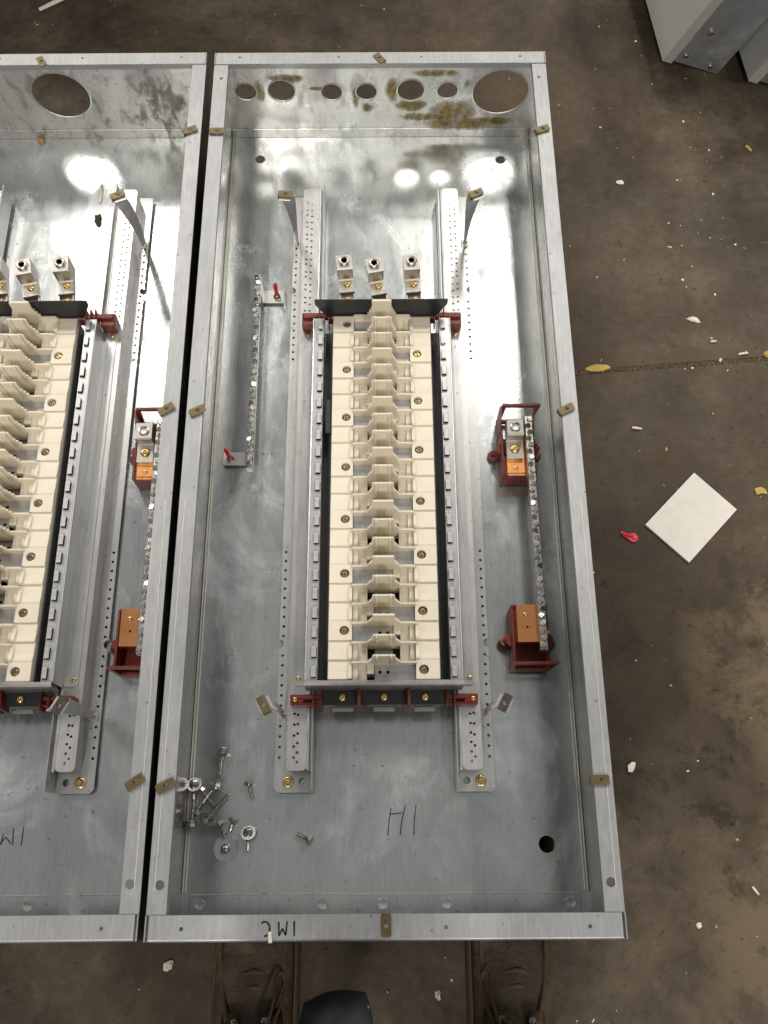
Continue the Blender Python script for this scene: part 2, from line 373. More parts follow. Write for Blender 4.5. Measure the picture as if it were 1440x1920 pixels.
# ------------------------------------------------------------------ enclosure (galvanised trough)
def ink(m, pts, wd, z):
    for (a, b) in zip(pts[:-1], pts[1:]):
        a = Vector((*a, 0)); b = Vector((*b, 0)); d = (b-a); d.normalize(); n = Vector((-d.y, d.x, 0))*wd/2
        m.add([a+n+Vector((0, 0, z)), a-n+Vector((0, 0, z)), b-n*.75+Vector((0, 0, z)), b+n*.75+Vector((0, 0, z))], [[0, 1, 2, 3]])
def enclosure(loc, rz, label, holes, back_holes, clips, pan, topm, flange_holes_side):
    t = thing('panel_enclosure', loc, rz, label, 'enclosure', 'open galvanised panel enclosures side by side')
    g = MB(); g.plate([rect(-W2+.0015, W2-.0015, .0015, L-.0015)]+[circ(x, y, r, 24) for x, y, r in back_holes], 0, .0015)
    bp = g.obj('back_plate', pan, t)
    # lap strip at the near end with its spot welds
    ls = MB().box(-.241, .241, .0190, .0426, .0017, .0032, .0004).obj('lap_strip', pan, bp)
    MB().box(-.240, .240, .0427, .0433, .0017, .0030, .0002).obj('strip_edge', 'bead', bp)
    wm = MB().lathe([(.0068, 0), (.0064, .0008), (.0052, .0007), (.0035, .0002), (0, .0001)], 18).mesh('spot_weld', pan, True)
    for x in (-.229, -.0775, -.003, .0755, .229): inst('spot_weld', wm, bp, (x, .0318, .0033))
    # end lap on the far wall
    for s in (-1, 1):
        nm = 'side_wall'
        x0, x1 = sorted((s*W2, s*(W2-.0015)))
        sw = MB().box(x0, x1, 0, L, 0, H-.0012).obj(nm, 'side', t)
        x0, x1 = sorted((s*W2, s*(W2-.0212)))
        fl_ = MB()
        hl = [circ(s*.2418, y, r, 12) for y, r in flange_holes_side]
        fl_.plate([rect(x0, x1, .0262, L-.0225)]+hl, H-.0012, H)
        xi = s*(W2-.0212); a, b = sorted((xi, xi+s*.0012))
        fl_.box(a, b, .0262, L-.0225, H-.0085, H-.0012)
        xr = s*.2468; MB().box(xr-.0004, xr+.0004, .05, .50, H+.0001, H+.0005).obj('crease', 'bead', sw)
        fl_.obj('flange', 'rim', sw)
        # folded seam bead along the foot of the wall
        xb = s*(W2-.0064); q = MB().box(xb-.0011, xb+.0011, .045, L-.003, .0016, .0034, .0007)
        xb = s*(W2-.0030); q.box(xb-.0009, xb+.0009, .045, L-.003, .0016, .0040, .0006); q.obj('seam', 'bead', sw)
        # thin corner lips that wrap round the end flanges
        for y0, y1 in ((0, .0262), (L-.0225, L)):
            a, b = sorted((s*W2, s*(W2-.0012))); q2 = MB().box(a, b, y0, y1, H-.0012, H+.0022); q2.obj('corner_lip', 'rim', sw)
    # far end wall with knock-outs
    tw = MB(); tw.fin(rect(-W2+.0016, W2-.0016, .0016, H-.0014), L-.0015, L, [circ(x, z, r, 36) for x, z, r in holes])
    two = tw.obj('end_wall', topm, t)
    for x, z, r in holes:
        rm = MB(); rm.lathe([(r+.0001, 0), (r+.0014, .0002), (r+.0016, .0008), (r+.0002, .0010), (r-.0001, .0006), (r+.0001, 0)], 40, T(x, L-.0016, z, rx=rad(90)))
        rm.obj('knockout_rim', 'zinc', two, True)
    MB().box(-W2+.003, W2-.003, L-.0034, L-.0018, .0018, .0205, .0003).obj('lap_strip', topm, two)
    tf = MB(); tf.plate([rect(-W2+.0018, W2-.0018, L-.0222, L+.0004)]+[circ(x, L-.009, .0020, 10) for x in (-.2155, -.0635, .0635, .2155)], H+.0002, H+.0014)
    tf.box(-W2+.0018, W2-.0018, L-.0222, L-.0212, H-.008, H+.0002)
    tf.obj('flange', 'rim', two)
    bw = MB().box(-W2+.0016, W2-.0016, 0, .0015, .0016, H-.0014).obj('end_wall', 'side', t)
    bf = MB(); bf.plate([rect(-W2+.0040, W2-.0040, .0022, .0258)]+[circ(x, .0125, .0022, 10) for x in (-.2155, .0635, .2155)], H+.0002, H+.0014)
    # rounded fold on the near edge
    pr = [(.0022, H+.0014), (.0010, H+.0011), (.0001, H+.0002), (-.0006, H-.0014), (-.0006, H-.006), (.0004, H-.006), (.0006, H-.0012), (.0022, H+.0002)]
    bf.prism(pr, -W2+.0040, W2-.0040)
    bf.box(-W2+.004, W2-.004, .0248, .0258, H-.008, H+.0002)
    bf.obj('flange', 'rim', bw)
    for x, y, a in clips:
        inst('spring_clip', CLIP, t, (x, y, H+.0020), rad(a))
    return t, bp, bw

HR = [(-.2171, .099, .0172), (-.1592, .1009, .0214), (-.0785, .0975, .0166), (-.0224, .098, .0166), (.0491, .1007, .0214), (.1086, .1000, .0166), (.1945, .0960, .0446)]
encR, bpR, bwR = enclosure((0, 0, 0), 0, 'open galvanised enclosure with six small and one large knockout hole in its far wall', HR,
    [(.2042, .0992, .0103), (.2028, 1.1904, .0085), (-.204, 1.194, .0085)],
    [(-.0006, 1.231, 125), (-.2418, 1.0897, 180), (.2396, 1.0907, 200), (-.239, .6255, 206), (.2385, .6248, 206), (-.243, .1581, 206), (.2394, .1613, 180), (.0004, .0150, 90)],
    'pan', 'top_wall', [(.0556, .0052), (1.1947, .0026)])
encL, bpL, bwL = enclosure((-.5152, 0, 0), .0045, 'open galvanised enclosure cut off by the picture edge, one large knockout in grimy far wall', [(.004, .0930, .0455)],
    [(.2042, .0992, .0103)],
    [(.002, 1.2275, 118), (.2385, 1.091, 202), (.2385, .6273, 212), (.2385, .1612, 212)],
    'pan2', 'top_wall2', [(.0556, .0052)])
# handwriting
m = MB(); z = .0018
for pts in ([(.0036, .1113), (.0050, .126), (.0080, .1440)], [(.0191, .1112), (.0215, .128), (.0264, .1470)], [(.0065, .1365), (.0229, .1380)], [(.0367, .1111), (.0375, .13), (.0401, .1480)]):
    ink(m, pts, .0014, z)
m.obj('marker_lettering', 'ink', bpR)
m = MB(); z = H+.0017
ink(m, [(-.1312, .0178), (-.1290, .0192), (-.1258, .0190), (-.1230, .0165), (-.1222, .0130), (-.1228, .0085), (-.1250, .0055), (-.1280, .0052)], .0022, z)
ink(m, [(-.1130, .0190), (-.1122, .0055), (-.1088, .0125), (-.1052, .0060), (-.1040, .0195)], .0020, z)
ink(m, [(-.0966, .0195), (-.0962, .0050)], .0021, z)
m.obj('marker_lettering', 'ink', bwR)
m = MB(); z = .0018; ox = .5152
for pts in ([(-.484, .1029), (-.4825, .116)], [(-.4835, .106), (-.4793, .1118), (-.4755, .1085), (-.4720, .104)], [(-.4691, .1022), (-.4706, .1226)], [(-.4583, .1015), (-.4578, .1245)], [(-.4920, .112), (-.4840, .1035)]):
    ink(m, [(a+ox, b) for a, b in pts], .0015, z)
m.obj('marker_lettering', 'ink', bpL)

# ------------------------------------------------------------------ panelboard interior
def build_interior():
    t = thing('panelboard_interior', (0, 0, 0), 0)
    # --- mounting rails
    for s in (-1, 1):
        outl = [(s*.1415, .168), (s*.1415, 1.106), (s*.091, 1.106), (s*.091, .163), (s*.1365, .163)]
        holes = []
        y = 1.004
        while y > .790:
            if abs(y-.9238) > .009: holes.append(circ(s*.1362, y, .0021, 6))
            y -= .0128
        y = .4879
        while y > .196:
            if abs(y-.3564) > .009: holes.append(circ(s*.1362, y, .0021, 6))
            y -= .0134
        holes.append(circ(s*.1052, .1765, .0048, 14))
        # half-round notches are cut into the outer edge
        def notch(cy): return [(s*(.1415-.0065*math.sin(rad(a))), cy-.0065*math.cos(rad(a))) for a in range(0, 181, 30)]
        outl = [(s*.1415, .168)]+notch(.3564)+notch(.9238)+[(s*.1415, 1.106), (s*.091, 1.106), (s*.091, .163), (s*.1365, .163)]
        if s < 0: outl = outl[::-1]
        r = MB(); r.plate([outl]+holes, .0085, .0100)
        rail = r.obj('mounting_rail', 'zinc', t)
        wo = MB()
        per = []
        for k in range(7): per.append(circ(s*.1105, .1975+.0118*k, .0019, 6)); per.append(circ(s*.1150, .2030+.0137*k, .0019, 6)) if k < 6 else 0
        for k in range(20):
            per.append(circ(s*.1172, 1.070-.0118*k-.003*(k % 2), .0018, 6)); per.append(circ(s*.1098, 1.0665-.0118*k, .0018, 6))
        x0, x1 = sorted((s*.1240, s*.0985))
        wo.plate([rect(x0, x1, .187, 1.098, .006, 3)]+per, .0388, .0400)
        a, b = sorted((s*.1240, s*.1228)); wo.box(a, b, .193, 1.092, .0100, .0388)
        # rolled inner shoulder and upstanding flange
        pr = []
        wo.obj('perforated_web', 'zinc', rail)
        a, b = sorted((s*.0985, s*.0950)); wf = MB().box(a, b, .187, 1.098, .0360, .0415, .0015, seg=2)
        a, b = sorted((s*.0920, s*.0908)); wf.box(a, b, .1632, 1.104, .0100, .0470, .0003)
        a, b = sorted((s*.0950, s*.0920)); wf.box(a, b, .187, 1.098, .0335, .0350)
        wf.obj('rail_flange', 'zinc', rail)
        inst('mounting_bolt', MBOLT, rail, (s*.1235, .1762, .0100))
        # support arms that carry the cover: upright strips with a spring clip on top
        for (fx, fy, tx, ty, ax) in ((s*.1352, 1.012, s*.1352, .979, 0), (s*.1325, .2605, s*.1330, .2490, 1)):
            ar = MB()
            n = 6; top = .164
            vs = []; fs = []
            for k in range(n+1):
                u = k/n; zz = .0105+(top-.0105)*u; xx = fx+(tx-fx)*u; yy = fy+(ty-fy)*u*u
                wd = (.0046+.0064*u); th = .0007
                an = (rad(70*(1-u)*s)) if not ax else rad(60*(1-u)*s+35*s)
                dx, dy = math.cos(an)*wd, math.sin(an)*wd; nx, ny = -math.sin(an)*th, math.cos(an)*th
                vs += [(xx-dx-nx, yy-dy-ny, zz), (xx+dx-nx, yy+dy-ny, zz), (xx+dx+nx, yy+dy+ny, zz), (xx-dx+nx, yy-dy+ny, zz)]
            for k in range(n):
                for j in range(4):
                    a = 4*k+j; b = 4*k+(j+1) % 4; fs.append([a, b, b+4, a+4])
            fs += [[3, 2, 1, 0], [4*n, 4*n+1, 4*n+2, 4*n+3]]
            ar.add(vs, fs)
            ar.box(fx-.0058, fx+.0058, fy-.006, fy+.006, .0103, .0118, .0003)
            cz = -20*s if not ax else -25*s
            if not ax: mt = T(tx+s*.003, ty, top, rz=rad(22 if s > 0 else -5))
            else: mt = T(tx+s*.006, ty, top, rz=rad(-28*s))
            ar.box(-.0085, .0085, -.0095, .0075, 0, .0012, .0004, mt)
            arm = ar.obj('support_arm', 'tab', rail)
            c = inst('spring_clip', CLIPD if (ax and s > 0) else CLIP, arm)
            if not ax: c.location = (tx+s*.002, ty, top+.0028); c.rotation_euler = (0, 0, rad(205 if s > 0 else 175))
            else: c.location = (tx+s*.0062, ty-.001, top+.0028); c.rotation_euler = (0, 0, rad(62 if s > 0 else -62))
            inst('screw', SCR_BRASS, rail, (fx, fy, .0118), rad(30))
    # --- side channels with hooked tabs
    tooth = MB(); tooth.box(-.0033, .0033, -.0062, .0085, .0034, .0046, .0004); tooth.box(-.0033, .0033, .0073, .0085, -.0006, .0036, .0003)
    tooth_me = tooth.mesh('hook_tab', 'tab')
    for s in (-1, 1):
        c = MB()
        x0, x1 = sorted((s*.0840, s*.0985)); c.plate([rect(x0, x1, .2915, .8225)]+[rect(s*.0886-.0035, s*.0886+.0035, .8225-.0132-.0254*k-.0070, .8225-.0132-.0254*k+.0072) for k in range(21)], .0842, .0855)
        a, b = sorted((s*.0985, s*.0973)); c.box(a, b, .2915, .8225, .0420, .0842)
        a, b = sorted((s*.0840, s*.0850)); c.box(a, b, .2915, .8225, .0480, .0842)
        x0, x1 = sorted((s*.0985, s*.1168)); c.plate([rect(x0, x1, .2935, .833, .004, 3)], .0404, .0420)
        a, b = sorted((s*.1040, s*.1060)); c.box(a, b, .300, .812, .0420, .0428, .0004)
        ch = c.obj('side_channel', 'zinc_dark', t)
        a, b = sorted((s*.0978, s*.1000)); MB().box(a, b, .2915, .8225, .0835, .0872, .0010, seg=2).obj('edge_bead', 'tab', ch)
        for k in range(21): inst('hook_tab', tooth_me, ch, (s*.0886, .8225-.0127-.0254*k-.0005, .0853))
        inst('screw', SCR_BRASS, ch, (s*.1110, .8222, .0420), rad(random.uniform(0, 90)))
        inst('screw', SCR_BRASS, ch, (s*.1110, .3030, .0420), rad(random.uniform(0, 90)))
    g = MB().box(-.0838, .0838, .2935, .8225, .0430, .0450)
    for s in (-1, 1):
        a, b = sorted((s*.0722, s*.0712)); g.box(a, b, .2935, .8225, .045, .0760)
    g.obj('gutter_tray', 'gutter', t)
    MB().box(-.0395, .0395, .2925, .8240, .0452, .0470).obj('backing_strip', 'black', t)
    MB().box(-.0800, -.0725, .640, .692, .0700, .0790, .0005).obj('black_tab', 'black', t)
    # --- end bar on the near side
    e = MB(); e.prism([(.2835, .060), (.2835, .0845), (.2850, .0885), (.2880, .0900), (.2908, .0895), (.2908, .0870), (.2880, .0875), (.2858, .0850), (.2858, .060)], -.0992, .0992)
    e.obj('end_bar', 'dullbar', t)
    # --- cream insulator rows
    finp = [(-.0425, .055), (-.0425, .0868), (-.0400, .0900), (-.0206, .0900), (-.0206, .0968), (-.0182, .0968), (-.0182, .1030), (-.0160, .1030), (-.0160, .1088), (-.0150, .1092),
            (-.0140, .1120), (-.0140, .1265), (-.0125, .1280)]
    finp = finp+[(-x, z) for x, z in finp[::-1]]
    yf = -.0127-.0050
    fA = MB(); fA.fin(finp, yf, yf+.0022)
    for x in (-.0089, .0089):
        fA.tube([(x, yf-.0010, .086), (x, yf-.0010, .1278)], .0019, 8)
        fA.lathe([(0, -.0023), (.0016, -.0016), (.0023, 0), (.0016, .0016), (0, .0023)], 8, T(x, yf+.0004, .1282))
    for x in (-.0137, .0137): fA.box(x-.0008, x+.0008, yf-.0016, yf, .090, .1265, .0004)
    finA = fA.mesh('divider_fin', 'cream', True)
    finc = [(-.0425, .055), (-.0425, .0868), (-.0400, .0900), (-.0206, .0900), (-.0206, .0968), (-.0182, .0968), (-.0182, .1030), (-.0160, .1030), (-.0160, .1088), (-.0150, .1092),
            (-.0140, .1120), (-.0140, .1265), (-.0125, .1280)]
    finc = finc+[(-x, z) for x, z in finc[::-1]]
    fC = MB(); fC.fin(finc, yf, yf+.0026)
    finC = fC.mesh('divider_fin', 'cream', True)
    def shoulder(m, s, screw):
        x0, x1 = sorted((s*.0405, s*.0705)); h = .0127
        if screw:
            m.plate([rect(x0, x1, -h, h), circ(s*.0505, .0, .0062, 18)], .0720, .0862)
            m.box(x0, x1, -h, h, .0500, .0718)
        else:
            m.prism([(-h, .050), (-h, .0858), (-h+.0012, .0866), (-h+.010, .0846), (h, .0832), (h, .050)], x0, x1)
            # scalloped dip beside the divider
            xa, xb = sorted((s*.0405, s*.0452)); m.prism([(-h+.001, .080), (-h+.001, .0890), (-h+.004, .0895), (h-.006, .0850), (h-.001, .080)], xa, xb)
    def row(kind):
        m = MB(); h = .0127
        shoulder(m, -1, kind == 'A'); shoulder(m, 1, kind == 'C')
        m.box(-.0405, .0405, h-.0010, h-.0002, .052, .0735)
        if kind in 'AC':
            s = 1 if kind == 'A' else -1
            x0, x1 = sorted((s*.0405, s*.0330)); m.box(x0, x1, -h, h, .055, .0812, .0006)
            x0, x1 = sorted((s*.0330, s*.0215)); m.box(x0, x1, -h, h-.0012, .055, .0765)
            x0, x1 = sorted((s*.0215, s*.0125)); m.box(x0, x1, -.004, h-.0012, .055, .0800, .0006)
            x0, x1 = sorted((-s*.0405, -s*.0100)); m.box(x0, x1, h-.0042, h-.0012, .0680, .0812, .0005)
        else:
            for s in (-1, 1):
                x0, x1 = sorted((s*.0405, s*.0335)); m.box(x0, x1, -h, h, .055, .0810, .0006)
                x0, x1 = sorted((s*.0335, s*.0225)); m.box(x0, x1, -h, h-.0012, .055, .0762)
                x0, x1 = sorted((s*.0225, s*.0210)); m.box(x0, x1, -h, h-.0012, .050, .0785, .0004)
        return m.mesh('insulator_row', 'cream')
    rows = {k: row(k) for k in 'ABC'}
    def stab(kind):
        m = MB(); hs = [circ(-.0048, -.001, .0022, 10), circ(.0052, -.001, .0022, 10)]
        if kind == 'B': m.plate([rect(-.0118, .0118, -.0120, .0085, .001, 1)]+hs, .0500, .0520)
        else:
            x0, x1 = (-.0400, .0118) if kind == 'A' else (-.0118, .0400)
            m.plate([rect(x0, x1, -.0120, .0095)]+hs, .0725, .0745)
        return m.mesh('bus_stab', 'zinc_dark')
    stabs = {k: stab(k) for k in 'ABC'}
    for i in range(21):
        k = 'ABC'[i % 3]
        r = inst('insulator_row', rows[k], t, (0, .8255-.0127-.0254*i, 0))
        if i < 20: inst('divider_fin', finC if k == 'C' else finA, r)
        inst('bus_stab', stabs[k], r)
        if k != 'B': inst('screw', SCR_DULL if i != 2 else SCR_BRASS_L, r, ((-1 if k == 'A' else 1)*.0505, 0, .0800), rad(random.uniform(0, 180)))
    # far end fin
    r0 = MB(); r0.fin(finc, .8230, .8262); r0.obj('end_fin', 'cream', t, True)
    # --- barrier sheet at the far end
    b = MB(); pts = [(-.0800, .080), (.0790, .080), (.0945, .112), (.0945, .1235), (-.0960, .1235), (-.0960, .112)]
    b.fin(pts, .8285, .8296); b.obj('barrier_sheet', 'black', t)
    # --- red-brown insulators
    def redblock(mb, x0, x1, y0, y1, z0, z1): mb.box(x0, x1, y0, y1, z0, z1, .0012)
    for s in (-1, 1):
        q = MB(); a, b2 = sorted((s*.1185, s*.0985)); redblock(q, a, b2, .8260, .8470, .042, .0640)
        a, b2 = sorted((s*.1170, s*.0760)); redblock(q, a, b2, .8350, .8430, .0600, .0700)
        for xx in (.0930, .0860, .0790): a, b2 = sorted((s*xx, s*(xx-.0018))); redblock(q, a, b2, .8240, .8480, .0500, .0760)
        o = q.obj('insulator_block', 'redplastic', t); inst('screw', SCR_BRASS, o, (s*.1120, .8400, .0640), rad(20))
    q = MB(); redblock(q, -.0790, .0790, .8360, .8440, .0480, .0640); q.obj('insulator_bar', 'redplastic', t)
    for s in (-1, 1):
        q = MB(); a, b2 = sorted((s*.1195, s*.0790)); redblock(q, a, b2, .2655, .2685, .042, .0600); redblock(q, a, b2, .2730, .2790, .042, .0600)
        a, b2 = sorted((s*.1195, s*.1020)); redblock(q, a, b2, .2684, .2732, .042, .0600)
        for xx in (.0900, .0800): a, b2 = sorted((s*xx, s*(xx-.0020))); redblock(q, a, b2, .2600, .2835, .042, .0660)
        o = q.obj('insulator_block', 'redplastic', t); inst('screw', SCR_BRASS, o, (s*.1130, .2725, .0600), rad(50))
        q = MB(); a, b2 = sorted((s*.0330, s*.0295)); redblock(q, a, b2, .2600, .2830, .042, .0760)
        for xx in (.0265, .0235): a, b2 = sorted((s*xx, s*(xx-.0012))); redblock(q, a, b2, .2590, .2660, .042, .0560)
        q.obj('phase_barrier', 'redplastic', t)
    for x0, x1, xb in ((-.0780, -.0340, -.0530), (-.0290, .0290, 0), (.0340, .0780, .0520)):
        o = MB().box(x0, x1, .2655, .2832, .0560, .0600, .0006).obj('bus_end', 'black', t)
        inst('bolt', SCR_BRASS_L, o, (xb, .2745, .0600), rad(random.uniform(0, 90)))
        MB().box(xb-.014, xb+.014, .2590, .2650, .0440, .0480, .0006).obj('bus_foot', 'alu', o)
    # --- lugs at the far end
    lug = MB()
    lug.prism([(-.022, .0760), (-.022, .0832), (-.0015, .0832), (0, .0848), (-.0005, .1085), (.0010, .1100), (.0245, .1100), (.0260, .1085), (.0260, .0760)], -.0115, .0115)
    lug_me = lug.mesh('lug', 'alu')
    ss = MB(); ss.lathe([(.0078, 0), (.0078, .0042), (.0068, .0052), (.0052, .0050), (.0048, .0042)], 18); ss.lathe([(.0048, .0042), (.0046, -.003), (0, -.003)], 6)
    ss_me = ss.mesh('set_screw', 'steel', True)
    strap = MB(); strap.plate([rect(-.0105, .0105, -.042, .004), circ(0, -.028, .0028, 10)], .0705, .0755)
    for xx in (-.0105, .0095): strap.box(xx, xx+.001, -.040, -.022, .0755, .0800)
    strap_me = strap.mesh('bus_strap', 'alu')
    for x, y, a in ((-.0535, .8915, 6), (-.0080, .8870, 12), (.0455, .8910, 6)):
        l = inst('lug', lug_me, t, (x, y, 0), rad(a))
        inst('set_screw', ss_me, l, (0, .0125, .1095), rad(20)); inst('screw', SCR_BRASS_L, l, (.0015, -.0085, .0832), rad(40))
        inst('bus_strap', strap_me, l); inst('strap_screw', SCR_BRASS, l, (.001, -.0285, .0756))
    return t
intR = build_interior()
tag(intR, 'complete panelboard interior with cream insulator column between two perforated rails, three lugs at top', 'panelboard', 'panelboard interiors')
intL = copy_tree(intR); intL.location = (-.5130, 0, 0); intL.rotation_euler = (0, 0, .0035)
tag(intL, 'panelboard interior cut off by the left edge, in the left enclosure', 'panelboard', 'panelboard interiors')

# ------------------------------------------------------------------ ground bar
def red_pin(parent, x, y, z, lean, h=.020):
    m = MB(); d = Vector((lean[0], lean[1], 1)).normalized(); a = Vector((x, y, z))
    m.tube([a, a+d*h*.95, a+d*h], .0030, 10, [1, 1, .75]); m.obj('red_cap', 'redcap', parent, True)
def bar_with_screws(parent, y0, y1, x0, x1, z0, z1, n, name='terminal_bar'):
    b = MB().box(x0, x1, y0, y1, z0, z1, .0007).obj(name, 'bar', parent)
    for k in range(n):
        yy = y0+.006+(y1-y0-.012)*k/(n-1)
        inst('terminal_screw', BSCR, b, ((x0+x1)/2+(.0012 if k % 2 else -.0012), yy, z1-.0004), (rad(random.uniform(-14, 14)), rad(random.uniform(-14, 14)), rad(random.uniform(0, 180))))
    return b
gb = thing('ground_bar', (-.1915, .77, 0), 0, 'long narrow screw terminal bar on two red-capped brackets beside the left rail', 'terminal bar')
bb = bar_with_screws(gb, -.1645, .1660, -.0050, .0050, .0230, .0360, 33)
bb.rotation_euler = (0, 0, rad(.35))
for (x0, x1, y0, y1, px_, py_, ln) in ((.0040, .0385, .1330, .1560, .0270, .1430, (0, .12)), (-.0410, -.0030, -.1470, -.1260, -.0310, -.1370, (-.12, .05))):
    q = MB(); q.box(x0, x1, y0, y1, .0065, .0080, .0003)
    a = x0 if x0 > 0 else x1-.0012
    q.box(a, a+.0012, y0, y1, .0080, .0290); xe = x1-.0012 if x0 > 0 else x0
    q.box(xe, xe+.0012, y0, y1, .0018, .0130)
    o = q.obj('bracket', 'zinc', gb)
    MB().lathe([(.0058, 0), (.0058, .0020), (.0048, .0055), (.0030, .0070), (0, .0070)], 8, T(px_, py_, .0080)).obj('bolt_head', 'dullsteel', o, True)
    red_pin(o, px_, py_, .013, ln, .026)

# ------------------------------------------------------------------ neutral bar on red brackets
def neutral(label, loc, rz):
    t = thing('neutral_bar', loc, rz, label, 'terminal bar', 'neutral bars on red brackets')
    bar_with_screws(t, .3345, .6745, .2030, .2138, .0480, .0600, 34)
    def bracket(y0, y1, flip, lugged):
        o = MB(); o.box(.1705, .2170, y0, y1, .0035, .0070, .0006)
        for xa in (.1700, .2150): o.box(xa, xa+.0035, y0, y1, .0035, .0420, .0008)
        ye = y0 if not flip else y1-.0035
        o.box(.1720, .2165, y0 if flip else y1-.0035, (y0+.0035) if flip else y1, .0035, .0440, .0008)
        o.box(.1735, .2150, y0+.028, y1-.0035, .0070, .0400) if not lugged else o.box(.1735, .2150, y0+.0035, y0+.030, .0070, .0400)
        # mounting ears
        ye1 = y0+(y1-y0)*.62
        for xe, yy in ((.1625, ye1 if flip else y0+(y1-y0)*.40), (.2240, ye1 if flip else y0+(y1-y0)*.40)):
            o.plate([circ(xe, yy, .0085, 16), circ(xe, yy, .0028, 10)], .0035, .0075)
            o.lathe([(.0075, 0), (.0075, .0040)], 12, T(.1700 if xe < .19 else .2185, yy, .0300))
        br = o.obj('bracket', 'redplastic', t)
        # upright window frame at the outer end
        yq = y1+.026 if flip else y0-.005
        fr = MB(); outer = [(.1690, .0060), (.2190, .0060), (.2268, .0640), (.1725, .0640)] if flip else [(.1690, .0060), (.2190, .0060), (.2265, .0570), (.1665, .0570)]
        inner = [(x+(.0052 if x < .19 else -.0052), z_+(.008 if z_ < .03 else -.0055)) for x, z_ in outer]
        fr.fin(outer, yq-.0018, yq+.0018, [inner]); fr.obj('window_frame', 'redplastic', br)
        for xa in (.1692, .2165): MB().prism([(y1-.004, .004), (yq, .004), (yq, .060), (y1-.004, .040)] if flip else [(yq, .004), (y0+.004, .004), (y0+.004, .038), (yq, .050)], xa, xa+.0026).obj('frame_web', 'redplastic', br)
        return br
    top = bracket(.5900, .6640, True, True)
    cu = MB(); cu.plate([rect(.1770, .2030, .5885, .6560), circ(.189, .6000, .0028, 10)], .0410, .0440); cu.box(.2030, .2045, .5885, .6560, .0350, .0440)
    c = cu.obj('copper_strap', 'copper', t)
    inst('screw', SCR_BRASS, c, (.1890, .6000, .0440), rad(60))
    lg = MB(); lg.prism([(.6120, .0440), (.6120, .0500), (.6385, .0500), (.6400, .0515), (.6400, .0660), (.6415, .0675), (.6650, .0675), (.6665, .066), (.6665, .0440)], .1765, .1995)
    lo = lg.obj('lug', 'alu', t)
    s = MB(); s.lathe([(.0075, 0), (.0075, .0015), (.0055, .0020), (.0050, .0005), (.0022, .0003), (0, .0003)], 18, T(.1880, .6530, .0675)); s.obj('set_screw', 'steel', lo, True)
    inst('screw', pan_head(.0068, .0035, 'brass'), lo, (.1880, .6270, .0500), rad(35))
    bot = bracket(.3235, .4000, False, False)
    cu = MB(); cu.plate([rect(.1765, .2030, .3480, .3985), circ(.190, .3680, .0016, 10)], .0455, .0485); cu.box(.2025, .2040, .3480, .3985, .0400, .0485)
    c = cu.obj('copper_strap', 'copper', t); inst('screw', SCR_BRASS, c, (.1885, .3850, .0485), rad(55))
    tme = MB().lathe([(.0026, 0), (.0026, .003), (.0016, .004), (0, .004)], 8, T(ry=rad(90))).mesh('side_screw', 'brass', True)
    for yy in (.4010, .3600, .6440, .6030): inst('side_screw', tme, t, (.2148, yy, .0500))
    MB().box(.2138, .2150, .3560, .4070, .0440, .0520).obj('copper_edge', 'copper', t); MB().box(.2138, .2150, .5980, .6500, .0440, .0520).obj('copper_edge', 'copper', t)
    y_ = .3235+(.0765)*.40
    b1 = MB(); b1.lathe([(.0066, 0), (.0066, .006), (.0050, .010), (0, .010)], 8, T(.1625, y_+.0035, .0075)); o = b1.obj('ear_bolt', 'dullsteel', t, True); red_pin(o, .1625, y_+.0035, .0165, (.1, 0), .016)
    y_ = .5900+.074*.62
    b1 = MB(); b1.lathe([(.0066, 0), (.0066, .006), (.0050, .010), (0, .010)], 8, T(.2240, y_, .0075)); o = b1.obj('ear_bolt', 'dullsteel', t, True); red_pin(o, .2240, y_, .0165, (.05, .1), .018)
    return t
nbR = neutral('silver screw terminal bar on two red brackets with copper straps, in full view', (0, 0, 0), 0)
nbL = copy_tree(nbR); nbL.location = (-.5235, -.003, 0); nbL.rotation_euler = (0, 0, .002)
tag(nbL, 'screw terminal bar on red brackets half hidden under the rim of the left enclosure', 'terminal bar')

# ------------------------------------------------------------------ loose hardware in the near left corner of the right enclosure
GH = 'loose bolts lying in the enclosure corner'
def bolt_thing(x, y, tipx, tipy, label, rs=.0028, hexr=.0058, washer=None, tilt=0, thread=True, wpos=.0, hz=None, wmat='steel'):
    d = Vector((tipx-x, tipy-y, 0)); ln = d.length; a = math.atan2(d.y, d.x)
    rmax = max(hexr, washer or 0)
    zc = .0018+(hz if hz is not None else hexr*.92)
    t = thing('loose_bolt', (x, y, zc), 0, label, 'bolt', GH)
    t.rotation_euler = (0, math.atan2((zc-.0018-rs)*.9, ln), a)
    sh = MB(); prof = [(rs, 0)]; n = int(ln/.0014)
    for k in range(n):
        prof += [(rs, .0014*k+.0004), (rs*.84, .0014*k+.0011)]
    prof += [(rs*.9, ln-.0008), (rs*.55, ln)]
    sh.lathe(prof, 10, T(ry=rad(90))); sh.obj('shank', 'steel', t, True)
    hd = MB(); hd.lathe([(hexr*.92, -.0048), (hexr, -.0040), (hexr, 0)], 6, T(ry=rad(90), rx=0)); hd.obj('head', 'steel', t)
    if washer:
        wz = MB(); wz.lathe([(washer*.66, 0), (washer, 0), (washer, .0016), (washer*.66, .0016), (washer*.66, 0)], 22, T(x=.0006+wpos, ry=rad(90+tilt))); wz.obj('washer', wmat, t, True)
    return t
bolt_thing(-.2098, .2155, -.2122, .1850, 'loose bolt with washer lying farthest from the heap, pointing at the viewer', washer=.0082, hz=.0085)
bolt_thing(-.2440, .1745, -.2436, .1540, 'loose bolt with bright upright ring washer, close to the enclosure side wall', washer=.0096, tilt=52, hz=.009, wmat='steel')
